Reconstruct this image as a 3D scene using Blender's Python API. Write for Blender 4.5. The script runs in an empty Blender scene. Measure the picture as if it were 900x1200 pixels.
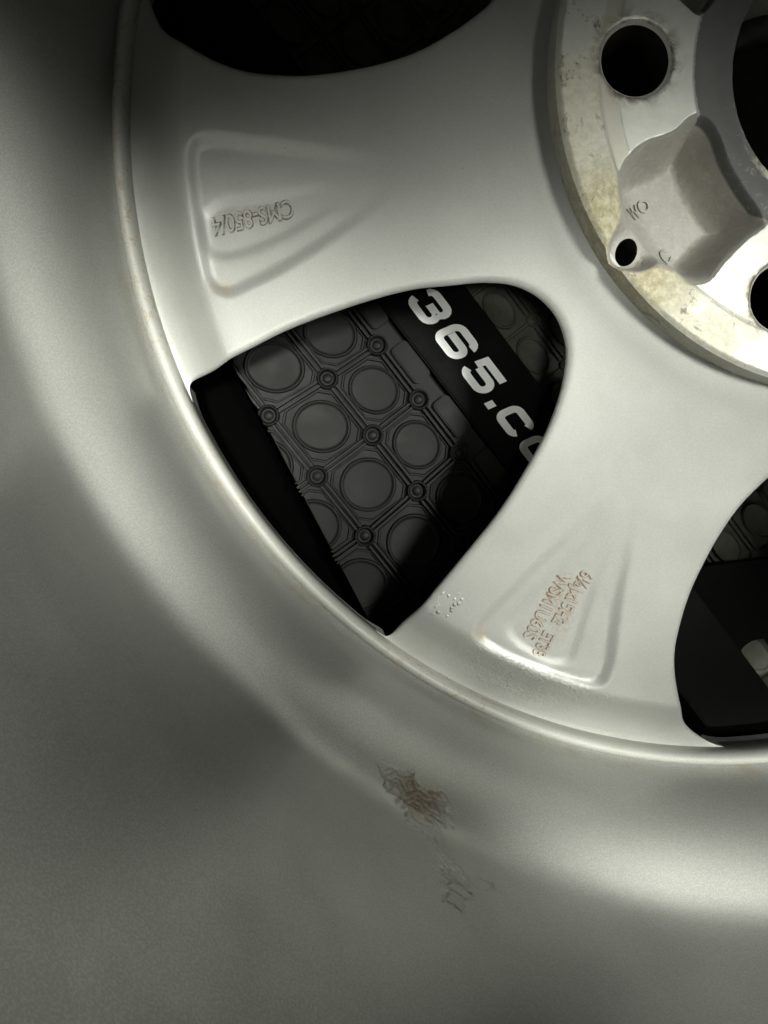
import bpy, bmesh, math, random
import numpy as np
from mathutils import Vector, Matrix
from mathutils.geometry import delaunay_2d_cdt

MM = 0.001
random.seed(7)
rng = np.random.default_rng(7)
scene = bpy.context.scene
col = scene.collection

# ------------------------------------------------------------------ camera
cam_d = bpy.data.cameras.new("camera")
cam = bpy.data.objects.new("camera", cam_d)
col.objects.link(cam)
cam_d.sensor_fit = 'VERTICAL'
cam_d.sensor_height = 24.0
cam_d.lens = 24.0 * 900.0 / 1200.0
cam_d.clip_start = 0.005
cam_d.clip_end = 20.0
RX, RY = -7.04681362e-02, -7.44605272e-02
CAM = Vector((-119.534, -86.206, 211.186))
cam.matrix_world = Matrix.Translation(CAM * MM) @ (Matrix.Rotation(RX, 4, 'X') @ Matrix.Rotation(RY, 4, 'Y'))
scene.camera = cam

# ------------------------------------------------------------------ world + unseen spot lights
world = bpy.data.worlds.new("World")
scene.world = world
world.use_nodes = True
wb = world.node_tree.nodes["Background"]
wb.inputs[0].default_value = (0.93, 1.0, 0.86, 1)
wb.inputs[1].default_value = 0.03

def aim(o, target):
    d = Vector(target) * MM - o.location
    o.rotation_euler = d.to_track_quat('-Z', 'Y').to_euler()

def spot(name, loc, target, watts, deg, blend, size, color=(0.985, 1.0, 0.925)):
    l = bpy.data.lights.new(name, 'SPOT')
    l.energy = watts; l.spot_size = math.radians(deg); l.spot_blend = blend
    l.shadow_soft_size = size * MM; l.color = color
    o = bpy.data.objects.new(name, l); col.objects.link(o)
    o.location = Vector(loc) * MM
    aim(o, target)
    return o

for az_, watts in ((192, 48.0), (204, 54.0), (215, 48.0), (257, 104.0), (271, 96.0), (285, 84.0)):
    ca, sa = math.cos(math.radians(az_)), math.sin(math.radians(az_))
    spot("unseen_spot", (180 * ca, 180 * sa, 600), (214 * ca, 214 * sa, 44), watts, 8.5, 1.0, 26)  # unseen spots added over the flare; the gap between them makes the shadow wedge
spot("unseen_spot", (120, -50, 500), (-52, -88, 20), 17.0, 21, 0.9, 40)
spot("unseen_spot", (-160, -70, 560), (-148, -68, 12), 19.0, 10.5, 1.0, 28)  # unseen narrow spot added to brighten the outer end of the left spoke
spot("unseen_spot", (30, 0, 600), (34, -172, -60), 7.0, 6.5, 0.8, 20)  # unseen narrow spot added to brighten the floor mat around the slotted plate
spot("unseen_spot", (-185, -160, 600), (-66, -52, -20), 5.5, 6.5, 0.8, 20)  # unseen narrow spot added to light the window tip and the beam lettering

scene.view_settings.view_transform = 'Standard'
scene.view_settings.look = 'None'
scene.view_settings.gamma = 1.0
scene.view_settings.exposure = 0.0
scene.cycles.max_bounces = 8
scene.cycles.use_denoising = True

# ------------------------------------------------------------------ materials
class NT:
    def __init__(s, name):
        s.m = bpy.data.materials.new(name); s.m.use_nodes = True
        s.t = s.m.node_tree; s.p = s.t.nodes["Principled BSDF"]
    def n(s, typ, **kw):
        x = s.t.nodes.new(typ)
        for k, v in kw.items(): setattr(x, k, v)
        return x
    def l(s, a, b): s.t.links.new(a, b)
    def coords(s):
        return s.n('ShaderNodeTexCoord').outputs['Object']
    def noise(s, vec, scale, detail=4, rough=0.55, dist=0.0):
        x = s.n('ShaderNodeTexNoise'); x.inputs['Scale'].default_value = scale
        x.inputs['Detail'].default_value = detail; x.inputs['Roughness'].default_value = rough
        x.inputs['Distortion'].default_value = dist
        s.l(vec, x.inputs['Vector']); return x.outputs['Fac']
    def ramp(s, fac, a, b, lo=0.0, hi=1.0):
        x = s.n('ShaderNodeMapRange'); x.interpolation_type = 'SMOOTHSTEP'
        x.inputs[1].default_value = a; x.inputs[2].default_value = b
        x.inputs[3].default_value = lo; x.inputs[4].default_value = hi
        s.l(fac, x.inputs[0]); return x.outputs[0]
    def math(s, op, a, b=None):
        x = s.n('ShaderNodeMath', operation=op)
        for i, v in enumerate((a, b)):
            if v is None: continue
            if isinstance(v, (int, float)): x.inputs[i].default_value = v
            else: s.l(v, x.inputs[i])
        return x.outputs[0]
    def mix(s, fac, a, b):
        x = s.n('ShaderNodeMix', data_type='RGBA')
        for i, v in ((0, fac), (6, a), (7, b)):
            if isinstance(v, (int, float)): x.inputs[i].default_value = v
            elif isinstance(v, tuple): x.inputs[i].default_value = v + (1,)
            else: s.l(v, x.inputs[i])
        return x.outputs[2]
    def blob(s, vec, centre, rad, a=0.0, b=1.0):
        """1 at the centre falling to 0 on an ellipsoid of radii rad (mm)"""
        mp = s.n('ShaderNodeMapping'); mp.vector_type = 'POINT'
        s.l(vec, mp.inputs[0])
        for i in range(3):
            mp.inputs['Scale'].default_value[i] = 1 / (rad[i] * MM)
            mp.inputs['Location'].default_value[i] = -centre[i] / rad[i]
        ln = s.n('ShaderNodeVectorMath', operation='LENGTH'); s.l(mp.outputs[0], ln.inputs[0])
        return s.ramp(ln.outputs['Value'], a, b, 1.0, 0.0)
    def radius(s, vec):
        sp = s.n('ShaderNodeSeparateXYZ'); s.l(vec, sp.inputs[0])
        a = s.math('MULTIPLY', sp.outputs[0], sp.outputs[0]); b = s.math('MULTIPLY', sp.outputs[1], sp.outputs[1])
        return s.math('MULTIPLY', s.math('SQRT', s.math('ADD', a, b)), 1000.0), sp
    def bump(s, h, strength, dist, prev=None):
        x = s.n('ShaderNodeBump'); x.inputs['Strength'].default_value = strength
        x.inputs['Distance'].default_value = dist * MM
        s.l(h, x.inputs['Height'])
        if prev is not None: s.l(prev, x.inputs['Normal'])
        return x.outputs[0]

def silver(name, base=(0.46, 0.463, 0.435), extra=None, metallic=0.35, rough=0.47, spec=0.5):
    t = NT(name); v = t.coords(); p = t.p
    big = t.noise(v, 22, 5, 0.6)
    c = t.mix(t.ramp(big, 0.3, 0.75), tuple(x * 0.93 for x in base), tuple(min(1, x * 1.04) for x in base))
    # fine dust specks
    spk = t.noise(v, 900, 2, 0.5)
    c = t.mix(t.ramp(spk, 0.775, 0.80, 0, 0.6), c, (0.06, 0.05, 0.04))
    sm = t.noise(v, 48, 5, 0.6, 0.2)
    c = t.mix(t.ramp(sm, 0.5, 0.85, 0, 0.22), c, tuple(x * y for x, y in zip(base, (0.74, 0.71, 0.62))))
    fl = t.noise(v, 2600, 2, 0.5)
    c = t.mix(t.ramp(fl, 0.35, 0.7, 0, 0.10), c, (0.9, 0.9, 0.88))
    r = t.ramp(t.noise(v, 45, 5, 0.65), 0.25, 0.8, rough - 0.05, rough + 0.1)
    nrm = t.bump(t.noise(v, 1400, 3, 0.6), 0.07, 0.06)
    nrm = t.bump(t.noise(v, 160, 2, 0.5), 0.10, 0.12, nrm)
    if extra: c, r, nrm = extra(t, v, c, r, nrm)
    t.l(c, p.inputs['Base Color']); t.l(r, p.inputs['Roughness']); t.l(nrm, p.inputs['Normal'])
    p.inputs['Metallic'].default_value = metallic
    p.inputs['Coat Weight'].default_value = 0.08
    p.inputs['Coat Roughness'].default_value = 0.2
    p.inputs['Specular IOR Level'].default_value = spec
    return t.m

def spoke_extra(t, v, c, r, nrm):
    # brown dirt lodged round the cast lettering and in the pad corners
    grain = t.noise(v, 900, 4, 0.7, 0.5)
    for ctr, rad, amt in (((-55.5, -126, 8), (4.6, 13.5, 14), 0.40), ((-139, -24.6, 8), (12, 3.2, 12), 0.30)):
        m = t.math('MULTIPLY', t.blob(v, ctr, rad, 0.45, 1.0), t.ramp(grain, 0.38, 0.62, 0, amt))
        c = t.mix(m, c, (0.33, 0.22, 0.12))
    for ctr, rad, amt in (((-77.5, -134.0, 6), (3.2, 4.4, 9), 0.55), ((-146.5, -42.5, 6), (4.5, 3.5, 9), 0.5)):
        m = t.math('MULTIPLY', t.blob(v, ctr, rad, 0.1, 1.0), t.ramp(t.noise(v, 330, 4, 0.7), 0.3, 0.7, 0.1, amt))
        c = t.mix(m, c, (0.40, 0.30, 0.14))
    # sagged, wrinkled paint on the band outside the shoulder, and dried droplets
    rad_, sp = t.radius(v)
    band = t.math('MULTIPLY', t.ramp(rad_, 155, 159), t.ramp(rad_, 166, 171, 1, 0))
    band = t.math('MULTIPLY', band, t.blob(v, (-62, -150, 3), (34, 26, 20), 0.4, 1.0))
    wr = t.noise(v, 520, 3, 0.6, 1.5)
    nrm = t.bump(t.math('MULTIPLY', wr, band), 1.0, 0.6, nrm)
    vo = t.n('ShaderNodeTexVoronoi'); vo.inputs['Scale'].default_value = 640; vo.inputs['Randomness'].default_value = 1
    t.l(v, vo.inputs['Vector'])
    drop = t.ramp(vo.outputs['Distance'], 0.12, 0.42, 1, 0)
    dm = t.math('MULTIPLY', t.blob(v, (-87.5, -126.0, 7), (7.5, 5.0, 12), 0.3, 1.0), t.ramp(t.noise(v, 260, 2), 0.40, 0.50))
    nrm = t.bump(t.math('MULTIPLY', drop, dm), 1.0, 0.45, nrm)
    return c, r, nrm

def barrel_extra(t, v, c, r, nrm):
    rad_, sp = t.radius(v)
    w = v
    stain = t.blob(w, (-97, -166, 42), (34, 22, 20), 0.1, 1.0)
    c = t.mix(t.math('MULTIPLY', stain, t.ramp(t.noise(v, 60, 5, 0.6), 0.3, 0.7, 0.05, 0.4)), c, (0.33, 0.30, 0.22))
    # grime along the foot of the bead
    foot = t.math('MULTIPLY', t.ramp(rad_, 176.6, 178.2, 1, 0), t.ramp(t.noise(v, 110, 5, 0.7), 0.48, 0.72, 0, 0.5))
    c = t.mix(foot, c, (0.24, 0.19, 0.12))
    # brushed machining streaks round the wall
    st = t.n('ShaderNodeMapping'); t.l(v, st.inputs[0]); st.inputs['Scale'].default_value = (40, 40, 900)
    sn = t.noise(st.outputs[0], 1.0, 4, 0.6)
    nrm = t.bump(sn, 0.05, 0.10, nrm)
    return c, r, nrm

M = {}
M['spoke'] = silver('silver_paint_spoke', extra=spoke_extra)
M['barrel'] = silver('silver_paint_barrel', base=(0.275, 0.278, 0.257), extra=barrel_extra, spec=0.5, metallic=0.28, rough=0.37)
M['letter'] = silver('silver_paint_lettering')

def mk_bead():
    def ex(t, v, c, r, nrm):
        ch = t.noise(v, 300, 6, 0.75, 0.8); az = t.noise(v, 14, 2, 0.5)
        m = t.math('MULTIPLY', t.ramp(ch, 0.52, 0.62), t.ramp(az, 0.45, 0.62, 0.0, 0.65))
        c = t.mix(m, c, (0.30, 0.21, 0.11))
        return c, r, t.bump(ch, 0.25, 0.3, nrm)
    return silver('silver_paint_bead', base=(0.40, 0.40, 0.365), extra=ex, rough=0.62, metallic=0.1, spec=0.3)
M['bead'] = mk_bead()

def mk_hub():
    t = NT('machined_hub_face'); v = t.coords(); p = t.p
    rad_, sp = t.radius(v)
    z = t.math('MULTIPLY', sp.outputs[2], 1000.0)
    n1 = t.noise(v, 120, 6, 0.7, 0.6); n2 = t.noise(v, 520, 5, 0.7); n3 = t.noise(v, 34, 3, 0.6)
    c = t.mix(t.ramp(n1, 0.3, 0.75), (0.45, 0.455, 0.42), (0.53, 0.535, 0.49))
    # groove band
    gb = t.math('MULTIPLY', t.ramp(rad_, 56.6, 57.4), t.ramp(rad_, 60.4, 60.9, 1, 0))
    c = t.mix(t.math('MULTIPLY', gb, t.ramp(n1, 0.3, 0.8, 0.35, 0.75)), c, (0.36, 0.33, 0.26))
    # yellow-white oxide on the outer ring
    ring = t.ramp(rad_, 60.5, 61.3)
    oxf = t.math('MULTIPLY', ring, t.ramp(t.noise(v, 26, 4, 0.6), 0.40, 0.6, 0.0, 0.9))
    near = t.blob(v, (-56, -40, 42), (30, 30, 30), 0.3, 1.0)
    ox = t.math('MULTIPLY', ring, t.math('MAXIMUM', near, t.math('MULTIPLY', oxf, 0.5)))
    c = t.mix(ox, c, t.mix(t.ramp(n2, 0.35, 0.7), (0.38, 0.335, 0.20), (0.62, 0.58, 0.43)))
    pit = t.math('MULTIPLY', ring, t.math('MULTIPLY', t.ramp(n1, 0.53, 0.63), t.ramp(n2, 0.44, 0.6, 0, 0.85)))
    c = t.mix(pit, c, (0.10, 0.085, 0.05))
    # stains round the bolt holes
    hs = None
    for k in range(5):
        a = math.radians(HOLE_AZ + 72 * k)
        b = t.blob(v, (52.4 * math.cos(a), 52.4 * math.sin(a), 42), (12.0, 12.0, 40), 0.62, 1.0)
        hs = b if hs is None else t.math('MAXIMUM', hs, b)
    c = t.mix(t.math('MULTIPLY', hs, t.ramp(t.noise(v, 230, 5, 0.7, 0.7), 0.40, 0.62, 0, 0.9)), c, (0.13, 0.10, 0.06))
    # dark cast ring round the bore
    wob = t.math('ADD', rad_, t.math('MULTIPLY', t.math('SUBTRACT', t.noise(v, 500, 3, 0.6), 0.5), 1.3))
    bore = t.ramp(wob, 38.9, 39.3, 1, 0)
    scr = t.ramp(t.noise(v, 260, 7, 0.75, 1.2), 0.54, 0.68, 0, 0.5)
    scr = t.math('MULTIPLY', scr, t.blob(v, (-20, -26, 40), (30, 24, 30), 0.3, 1.0))
    dark = t.mix(scr, t.mix(n1, (0.085, 0.085, 0.083), (0.135, 0.135, 0.13)), (0.42, 0.41, 0.36))
    lip = t.math('MULTIPLY', t.ramp(wob, 30.6, 31.4, 1, 0), t.ramp(n1, 0.4, 0.6))
    dark = t.mix(t.math('MULTIPLY', lip, t.blob(v, (-14, -26, 40), (22, 20, 30), 0.3, 1.0)), dark, (0.60, 0.58, 0.47))
    c = t.mix(bore, c, dark)
    # raw cast pocket below the machined plane
    cast = t.ramp(z, 41.85, 42.25, 1, 0)
    castm = t.math('MAXIMUM', t.math('MULTIPLY', cast, t.math('SUBTRACT', 1.0, bore)), t.ramp(z, 38.4, 39.4, 1, 0))
    castm = t.math('MULTIPLY', castm, t.ramp(rad_, 69.0, 69.6, 1, 0.3))
    cc = t.mix(t.ramp(n2, 0.3, 0.72), (0.375, 0.36, 0.325), (0.45, 0.435, 0.395))
    cc = t.mix(t.ramp(t.noise(v, 1100, 3, 0.6), 0.56, 0.7, 0, 0.35), cc, (0.62, 0.60, 0.55))
    c = t.mix(castm, c, cc)
    t.l(c, p.inputs['Base Color'])
    rr = t.mix(castm, t.mix(t.math('MAXIMUM', ox, bore), (0.48,) * 3, (0.75,) * 3), (0.65,) * 3)
    t.l(rr, p.inputs['Roughness'])
    t.l(t.math('SUBTRACT', 0.55, t.math('MULTIPLY', t.math('MAXIMUM', bore, t.math('MAXIMUM', ox, castm)), 0.45)), p.inputs['Metallic'])
    nb = t.bump(n2, 0.18, 0.25)
    nb = t.bump(t.math('MULTIPLY', t.noise(v, 800, 4, 0.7), castm), 0.35, 0.35, nb)
    nb = t.bump(t.math('MULTIPLY', n2, ox), 0.7, 0.6, nb)
    nb = t.bump(t.math('MULTIPLY', t.noise(v, 300, 6, 0.7), bore), 0.5, 0.4, nb)
    t.l(nb, p.inputs['Normal'])
    return t.m
HOLE_AZ = 179.4
M['hub'] = mk_hub()

def plain(name, col_, rough, spec=0.5, noise_amt=0.3, scale=120, bump=0.2, metallic=0.0):
    t = NT(name); v = t.coords()
    n = t.noise(v, scale, 5, 0.65)
    lo = tuple(x * (1 - noise_amt) for x in col_); hi = tuple(min(1, x * (1 + noise_amt)) for x in col_)
    c = t.mix(t.ramp(n, 0.25, 0.75), lo, hi)
    d = t.noise(v, 40, 6, 0.7, 0.8)
    c = t.mix(t.ramp(d, 0.55, 0.85, 0, 0.3), c, tuple(x * 1.9 + 0.0005 for x in col_))
    t.l(c, t.p.inputs['Base Color'])
    t.l(t.ramp(n, 0.2, 0.8, rough - 0.07, rough + 0.1), t.p.inputs['Roughness'])
    t.p.inputs['Specular IOR Level'].default_value = spec
    t.p.inputs['Metallic'].default_value = metallic
    t.l(t.bump(t.noise(v, 900, 4, 0.6), bump, 0.2), t.p.inputs['Normal'])
    return t.m
M['rubber'] = plain('moulded_black_rubber', (0.008, 0.0082, 0.0073), 0.5, 0.13, 0.35)
M['rubber_floor'] = plain('worn_grey_rubber', (0.07, 0.07, 0.055), 0.6, 0.3, 0.35)
M['beam'] = plain('black_satin_beam', (0.0012, 0.0012, 0.0012), 0.55, 0.06, 0.3)
M['shade_slab'] = plain('shade_black_matt', (0.0008, 0.0008, 0.0008), 0.9, 0.02, 0.3)
M['plate'] = plain('black_plate', (0.0022, 0.0024, 0.0022), 0.6, 0.06, 0.3, 60, 0.08)
M['print'] = plain('white_print', (0.82, 0.83, 0.82), 0.4, 0.4, 0.06, 300, 0.03)
M['bore_ring'] = plain('dark_cast_ring', (0.07, 0.07, 0.06), 0.6, 0.3, 0.4, 200, 0.4)

M['bore_shade'] = plain('shade_dark_bore', (0.03, 0.027, 0.022), 0.7, 0.2, 0.4, 200, 0.4)  # unlit look of the holes put into a near-black colour

# ------------------------------------------------------------------ helpers
def tag(o, label=None, cat=None, group=None, kind=None):
    if label: o['label'] = label
    if cat: o['category'] = cat
    if group: o['group'] = group
    if kind: o['kind'] = kind
    return o

def empty(name, loc=(0, 0, 0)):
    o = bpy.data.objects.new(name, None); col.objects.link(o)
    o.location = Vector(loc) * MM; o.empty_display_size = 0.02
    return o

def mesh_obj(name, verts_mm, faces, mat, parent=None, normals=None, smooth=True):
    """verts given in world millimetres; parent Empties carry only a location"""
    off = Vector((0, 0, 0))
    me = bpy.data.meshes.new(name)
    v = np.asarray(verts_mm, float) * MM
    me.from_pydata(v.tolist(), [], [list(map(int, f)) for f in faces])
    me.materials.append(mat)
    if smooth: me.polygons.foreach_set('use_smooth', [True] * len(me.polygons))
    me.update()
    if normals is not None:
        me.normals_split_custom_set_from_vertices([tuple(n) for n in normals])
    o = bpy.data.objects.new(name, me); col.objects.link(o)
    if parent is not None:
        o.parent = parent
        p = parent; t = Vector((0, 0, 0))
        while p is not None: t += p.location; p = p.parent
        o.location = -t
    return o

def bm_obj(name, bm, mat, parent=None, smooth=False):
    me = bpy.data.meshes.new(name); bm.to_mesh(me); bm.free()
    me.transform(Matrix.Scale(MM, 4)); me.materials.append(mat)
    if smooth: me.polygons.foreach_set('use_smooth', [True] * len(me.polygons))
    o = bpy.data.objects.new(name, me); col.objects.link(o)
    if parent is not None:
        o.parent = parent
        p = parent; t = Vector((0, 0, 0))
        while p is not None: t += p.location; p = p.parent
        o.location = -t
    return o

def pchip(xs, ys):
    xs = np.array(xs, float); ys = np.array(ys, float)
    h = np.diff(xs); d = np.diff(ys) / h
    m = np.zeros(len(xs)); m[0] = d[0]; m[-1] = d[-1]
    for i in range(1, len(xs) - 1):
        if d[i - 1] * d[i] > 0:
            w1, w2 = 2 * h[i] + h[i - 1], h[i] + 2 * h[i - 1]
            m[i] = (w1 + w2) / (w1 / d[i - 1] + w2 / d[i])
    def f(x):
        x = np.clip(x, xs[0], xs[-1]); i = np.clip(np.searchsorted(xs, x) - 1, 0, len(xs) - 2)
        t = (x - xs[i]) / h[i]; t2 = t * t; t3 = t2 * t
        return (2*t3-3*t2+1)*ys[i] + (t3-2*t2+t)*h[i]*m[i] + (-2*t3+3*t2)*ys[i+1] + (t3-t2)*h[i]*m[i+1]
    return f

def resample(poly, step):
    """closed Catmull-Rom through poly, resampled evenly"""
    P = np.array(poly, float); n = len(P); out = []
    for i in range(n):
        p0, p1, p2, p3 = P[i - 1], P[i], P[(i + 1) % n], P[(i + 2) % n]
        a, b, c_ = [max(np.linalg.norm(q), 1e-6) ** 0.5 for q in (p1 - p0, p2 - p1, p3 - p2)]
        m1 = (p2 - p1) + b * ((p1 - p0) / a - (p2 - p0) / (a + b)) if i >= -1 else 0
        m2 = (p2 - p1) + b * ((p3 - p2) / c_ - (p3 - p1) / (b + c_))
        for t in np.linspace(0, 1, 14, endpoint=False):
            t2, t3 = t * t, t ** 3
            out.append((2*t3-3*t2+1)*p1 + (t3-2*t2+t)*m1 + (-2*t3+3*t2)*p2 + (t3-t2)*m2)
    out = np.array(out); cl = np.vstack([out, out[:1]])
    s = np.r_[0, np.cumsum(np.linalg.norm(np.diff(cl, axis=0), axis=1))]
    k = max(8, int(round(s[-1] / step)))
    q = np.linspace(0, s[-1], k, endpoint=False)
    return np.stack([np.interp(q, s, cl[:, 0]), np.interp(q, s, cl[:, 1])], 1)

def ccw(P):
    a = 0.5 * np.sum(P[:, 0] * np.roll(P[:, 1], -1) - np.roll(P[:, 0], -1) * P[:, 1])
    return P if a > 0 else P[::-1]

def sdf(pts, poly):
    """signed distance, negative inside"""
    out = np.empty(len(pts))
    A = poly; B = np.roll(poly, -1, 0); e = B - A; ee = (e ** 2).sum(1) + 1e-12
    for s in range(0, len(pts), 4000):
        p = pts[s:s + 4000]
        w = p[:, None] - A[None]
        t = np.clip((w * e[None]).sum(2) / ee, 0, 1)
        d = np.sqrt((((w - t[..., None] * e[None]) ** 2).sum(2)).min(1))
        c1 = (A[None, :, 1] <= p[:, None, 1]); c2 = (B[None, :, 1] <= p[:, None, 1])
        xint = A[None, :, 0] + (p[:, None, 1] - A[None, :, 1]) / np.where(np.abs(e[None, :, 1]) < 1e-12, 1e-12, e[None, :, 1]) * e[None, :, 0]
        ins = (((c1 != c2) & (p[:, None, 0] < xint)).sum(1) % 2) == 1
        out[s:s + 4000] = np.where(ins, -d, d)
    return out

def ring_offsets(poly, dists):
    P = ccw(poly); tg = np.roll(P, -1, 0) - np.roll(P, 1, 0); tg /= np.linalg.norm(tg, axis=1)[:, None]
    nr = np.stack([tg[:, 1], -tg[:, 0]], 1)      # outward for ccw
    return [P + nr * d for d in dists]

def sstep(x, a, b):
    t = np.clip((x - a) / (b - a), 0, 1); return t * t * (3 - 2 * t)

def rotp(P, deg):
    a = math.radians(deg); c_, s_ = math.cos(a), math.sin(a)
    return np.asarray(P) @ np.array([[c_, s_], [-s_, c_]])

def polar(rs_az): return np.array([(r * math.cos(math.radians(a)), r * math.sin(math.radians(a))) for r, a in rs_az])

def circle(r, step, c=(0, 0)):
    n = max(12, int(2 * math.pi * r / step)); t = np.linspace(0, 2 * math.pi, n, endpoint=False)
    return np.stack([c[0] + r * np.cos(t), c[1] + r * np.sin(t)], 1)

def triangulate(loops, pts):
    vs = []; es = []
    for L in loops:
        b = len(vs); vs += [Vector(p) for p in L.tolist()]
        es += [(b + i, b + (i + 1) % len(L)) for i in range(len(L))]
    vs += [Vector(p) for p in pts.tolist()]
    v, e, f, *_ = delaunay_2d_cdt(vs, es, [], 0, 1e-5)
    V = np.array([(p.x, p.y) for p in v]); F = np.array([t for t in f if len(t) == 3])
    a, b, c_ = V[F[:, 0]], V[F[:, 1]], V[F[:, 2]]
    ar = (b[:, 0]-a[:, 0])*(c_[:, 1]-a[:, 1]) - (b[:, 1]-a[:, 1])*(c_[:, 0]-a[:, 0])
    F = F[np.abs(ar) > 1e-7]; ar = ar[np.abs(ar) > 1e-7]
    F = np.where((ar < 0)[:, None], F[:, ::-1], F)
    return V, F

def vnormals(V3, F):
    n = np.cross(V3[F[:, 1]] - V3[F[:, 0]], V3[F[:, 2]] - V3[F[:, 0]])
    N = np.zeros_like(V3)
    for k in range(3): np.add.at(N, F[:, k], n)
    l = np.linalg.norm(N, axis=1); l[l == 0] = 1
    return N / l[:, None]

def lathe(name, prof, mat, parent, n=360, close=True, arc=None):
    prof = np.array(prof, float); k = len(prof)
    t = np.linspace(0, 2 * math.pi, n, endpoint=False)
    V = np.zeros((n, k, 3)); V[:, :, 0] = np.cos(t)[:, None] * prof[None, :, 0]
    V[:, :, 1] = np.sin(t)[:, None] * prof[None, :, 0]; V[:, :, 2] = prof[None, :, 1]
    F = []
    kk = k if close else k - 1
    for i in range(n):
        i2 = (i + 1) % n
        for j in range(kk):
            j2 = (j + 1) % k
            F.append((i * k + j, i2 * k + j, i2 * k + j2, i * k + j2))
    return mesh_obj(name, V.reshape(-1, 3), F, mat, parent)

# ------------------------------------------------------------------ the ground and what lies under the wheel
FLOOR = -62.0
def slab(bm, poly2d, z0, z1, bev=0.0):
    vs = [bm.verts.new((p[0], p[1], z1)) for p in poly2d]
    f = bm.faces.new(vs)
    if f.normal.z < 0: f.normal_flip()
    f.normal_update()
    if f.normal.z < 0: f.normal_flip()
    r = bmesh.ops.extrude_face_region(bm, geom=[f])
    for v in r['geom']:
        if isinstance(v, bmesh.types.BMVert): v.co.z = z0
    bmesh.ops.recalc_face_normals(bm, faces=bm.faces)
    if bev > 0:
        es = [e for e in bm.edges if all(abs(v.co.z - z1) < 1e-4 for v in e.verts)]
        bmesh.ops.bevel(bm, geom=es, offset=bev, segments=2, affect='EDGES')

bm = bmesh.new(); slab(bm, [(-900, -900), (900, -900), (900, 900), (-900, 900)], FLOOR - 8, FLOOR - 4)
ground = bm_obj('floor', bm, M['shade_slab']); tag(ground, 'dark floor under the rubber mat', 'floor', kind='structure')

# lattice pieces (top-view coordinates in mm)
def pad_bm(cx, cy, ax, ay, z, h, seg=22, hole=False):
    """raised disc with a thin rounded edge; ax, ay are half-axis vectors"""
    bm = bmesh.new(); rings = []
    for s, zz in ((1.0, 0), (0.985, h * 0.7), (0.95, h), (0.90, h * 0.93), (0.88, h * 0.62), (0.80, h * 0.55)):
        rings.append([bm.verts.new((cx + s * (ax[0] * math.cos(t) + ay[0] * math.sin(t)), cy + s * (ax[1] * math.cos(t) + ay[1] * math.sin(t)), z + zz))
                      for t in [2 * math.pi * i / seg for i in range(seg)]])
    for a, b in zip(rings, rings[1:]):
        for i in range(seg): bm.faces.new((a[i], a[(i + 1) % seg], b[(i + 1) % seg], b[i]))
    bm.faces.new(rings[-1])
    bmesh.ops.recalc_face_normals(bm, faces=bm.faces)
    return bm
def cup_bm(cx, cy, r, z, h, seg=16):
    bm = bmesh.new(); rings = []
    for s, zz in ((1.25, 0), (1.12, h), (0.98, h), (0.88, h * 0.3), (0.70, h * 0.05), (0.5, h * 0.25), (0.25, h * 0.36)):
        rings.append([bm.verts.new((cx + s * r * math.cos(2 * math.pi * i / seg), cy + s * r * math.sin(2 * math.pi * i / seg), z + zz)) for i in range(seg)])
    for a, b in zip(rings, rings[1:]):
        for i in range(seg): bm.faces.new((a[i], a[(i + 1) % seg], b[(i + 1) % seg], b[i]))
    bm.faces.new(rings[-1]); bmesh.ops.recalc_face_normals(bm, faces=bm.faces)
    return bm
def rib_bm(p, q, w, z, h):
    bm = bmesh.new(); p = np.array(p); q = np.array(q); d = (q - p) / np.linalg.norm(q - p); n = np.array((-d[1], d[0]))
    prof = [(-w / 2, 0), (-w * 0.32, h), (w * 0.32, h), (w / 2, 0)]
    a = [bm.verts.new((*(p + n * x), z + y)) for x, y in prof]; b = [bm.verts.new((*(q + n * x), z + y)) for x, y in prof]
    for i in range(3): bm.faces.new((a[i], b[i], b[i + 1], a[i + 1]))
    bm.faces.new(a[::-1]); bm.faces.new(b); bmesh.ops.recalc_face_normals(bm, faces=bm.faces)
    return bm
def rrect(c, a, b, ra, n=5):
    """rounded rectangle outline, half-axis vectors a and b, corner radius ra"""
    a = np.array(a); b = np.array(b); la, lb = np.linalg.norm(a), np.linalg.norm(b); ua, ub = a / la, b / lb; out = []
    for sx, sy, t0 in ((1, 1, 0), (-1, 1, 90), (-1, -1, 180), (1, -1, 270)):
        for k in range(n):
            t = math.radians(t0 + 90 * k / (n - 1))
            out.append(np.array(c) + ua * (sx * (la - ra) + ra * math.cos(t)) + ub * (sy * (lb - ra) + ra * math.sin(t)))
    return out

def clip(bm, line):
    if line is None: return True
    (p, n) = line
    ds = [(v.co.x - p[0]) * n[0] + (v.co.y - p[1]) * n[1] for v in bm.verts]
    if max(ds) <= 0.3: return False
    if min(ds) < 0:
        r = bmesh.ops.bisect_plane(bm, geom=bm.verts[:] + bm.edges[:] + bm.faces[:], plane_co=(p[0], p[1], 0), plane_no=(n[0], n[1], 0), clear_inner=True)
        es = [e for e in r['geom_cut'] if isinstance(e, bmesh.types.BMEdge)]
        try: bmesh.ops.holes_fill(bm, edges=es, sides=0)
        except Exception: pass
    return len(bm.faces) > 0

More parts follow.
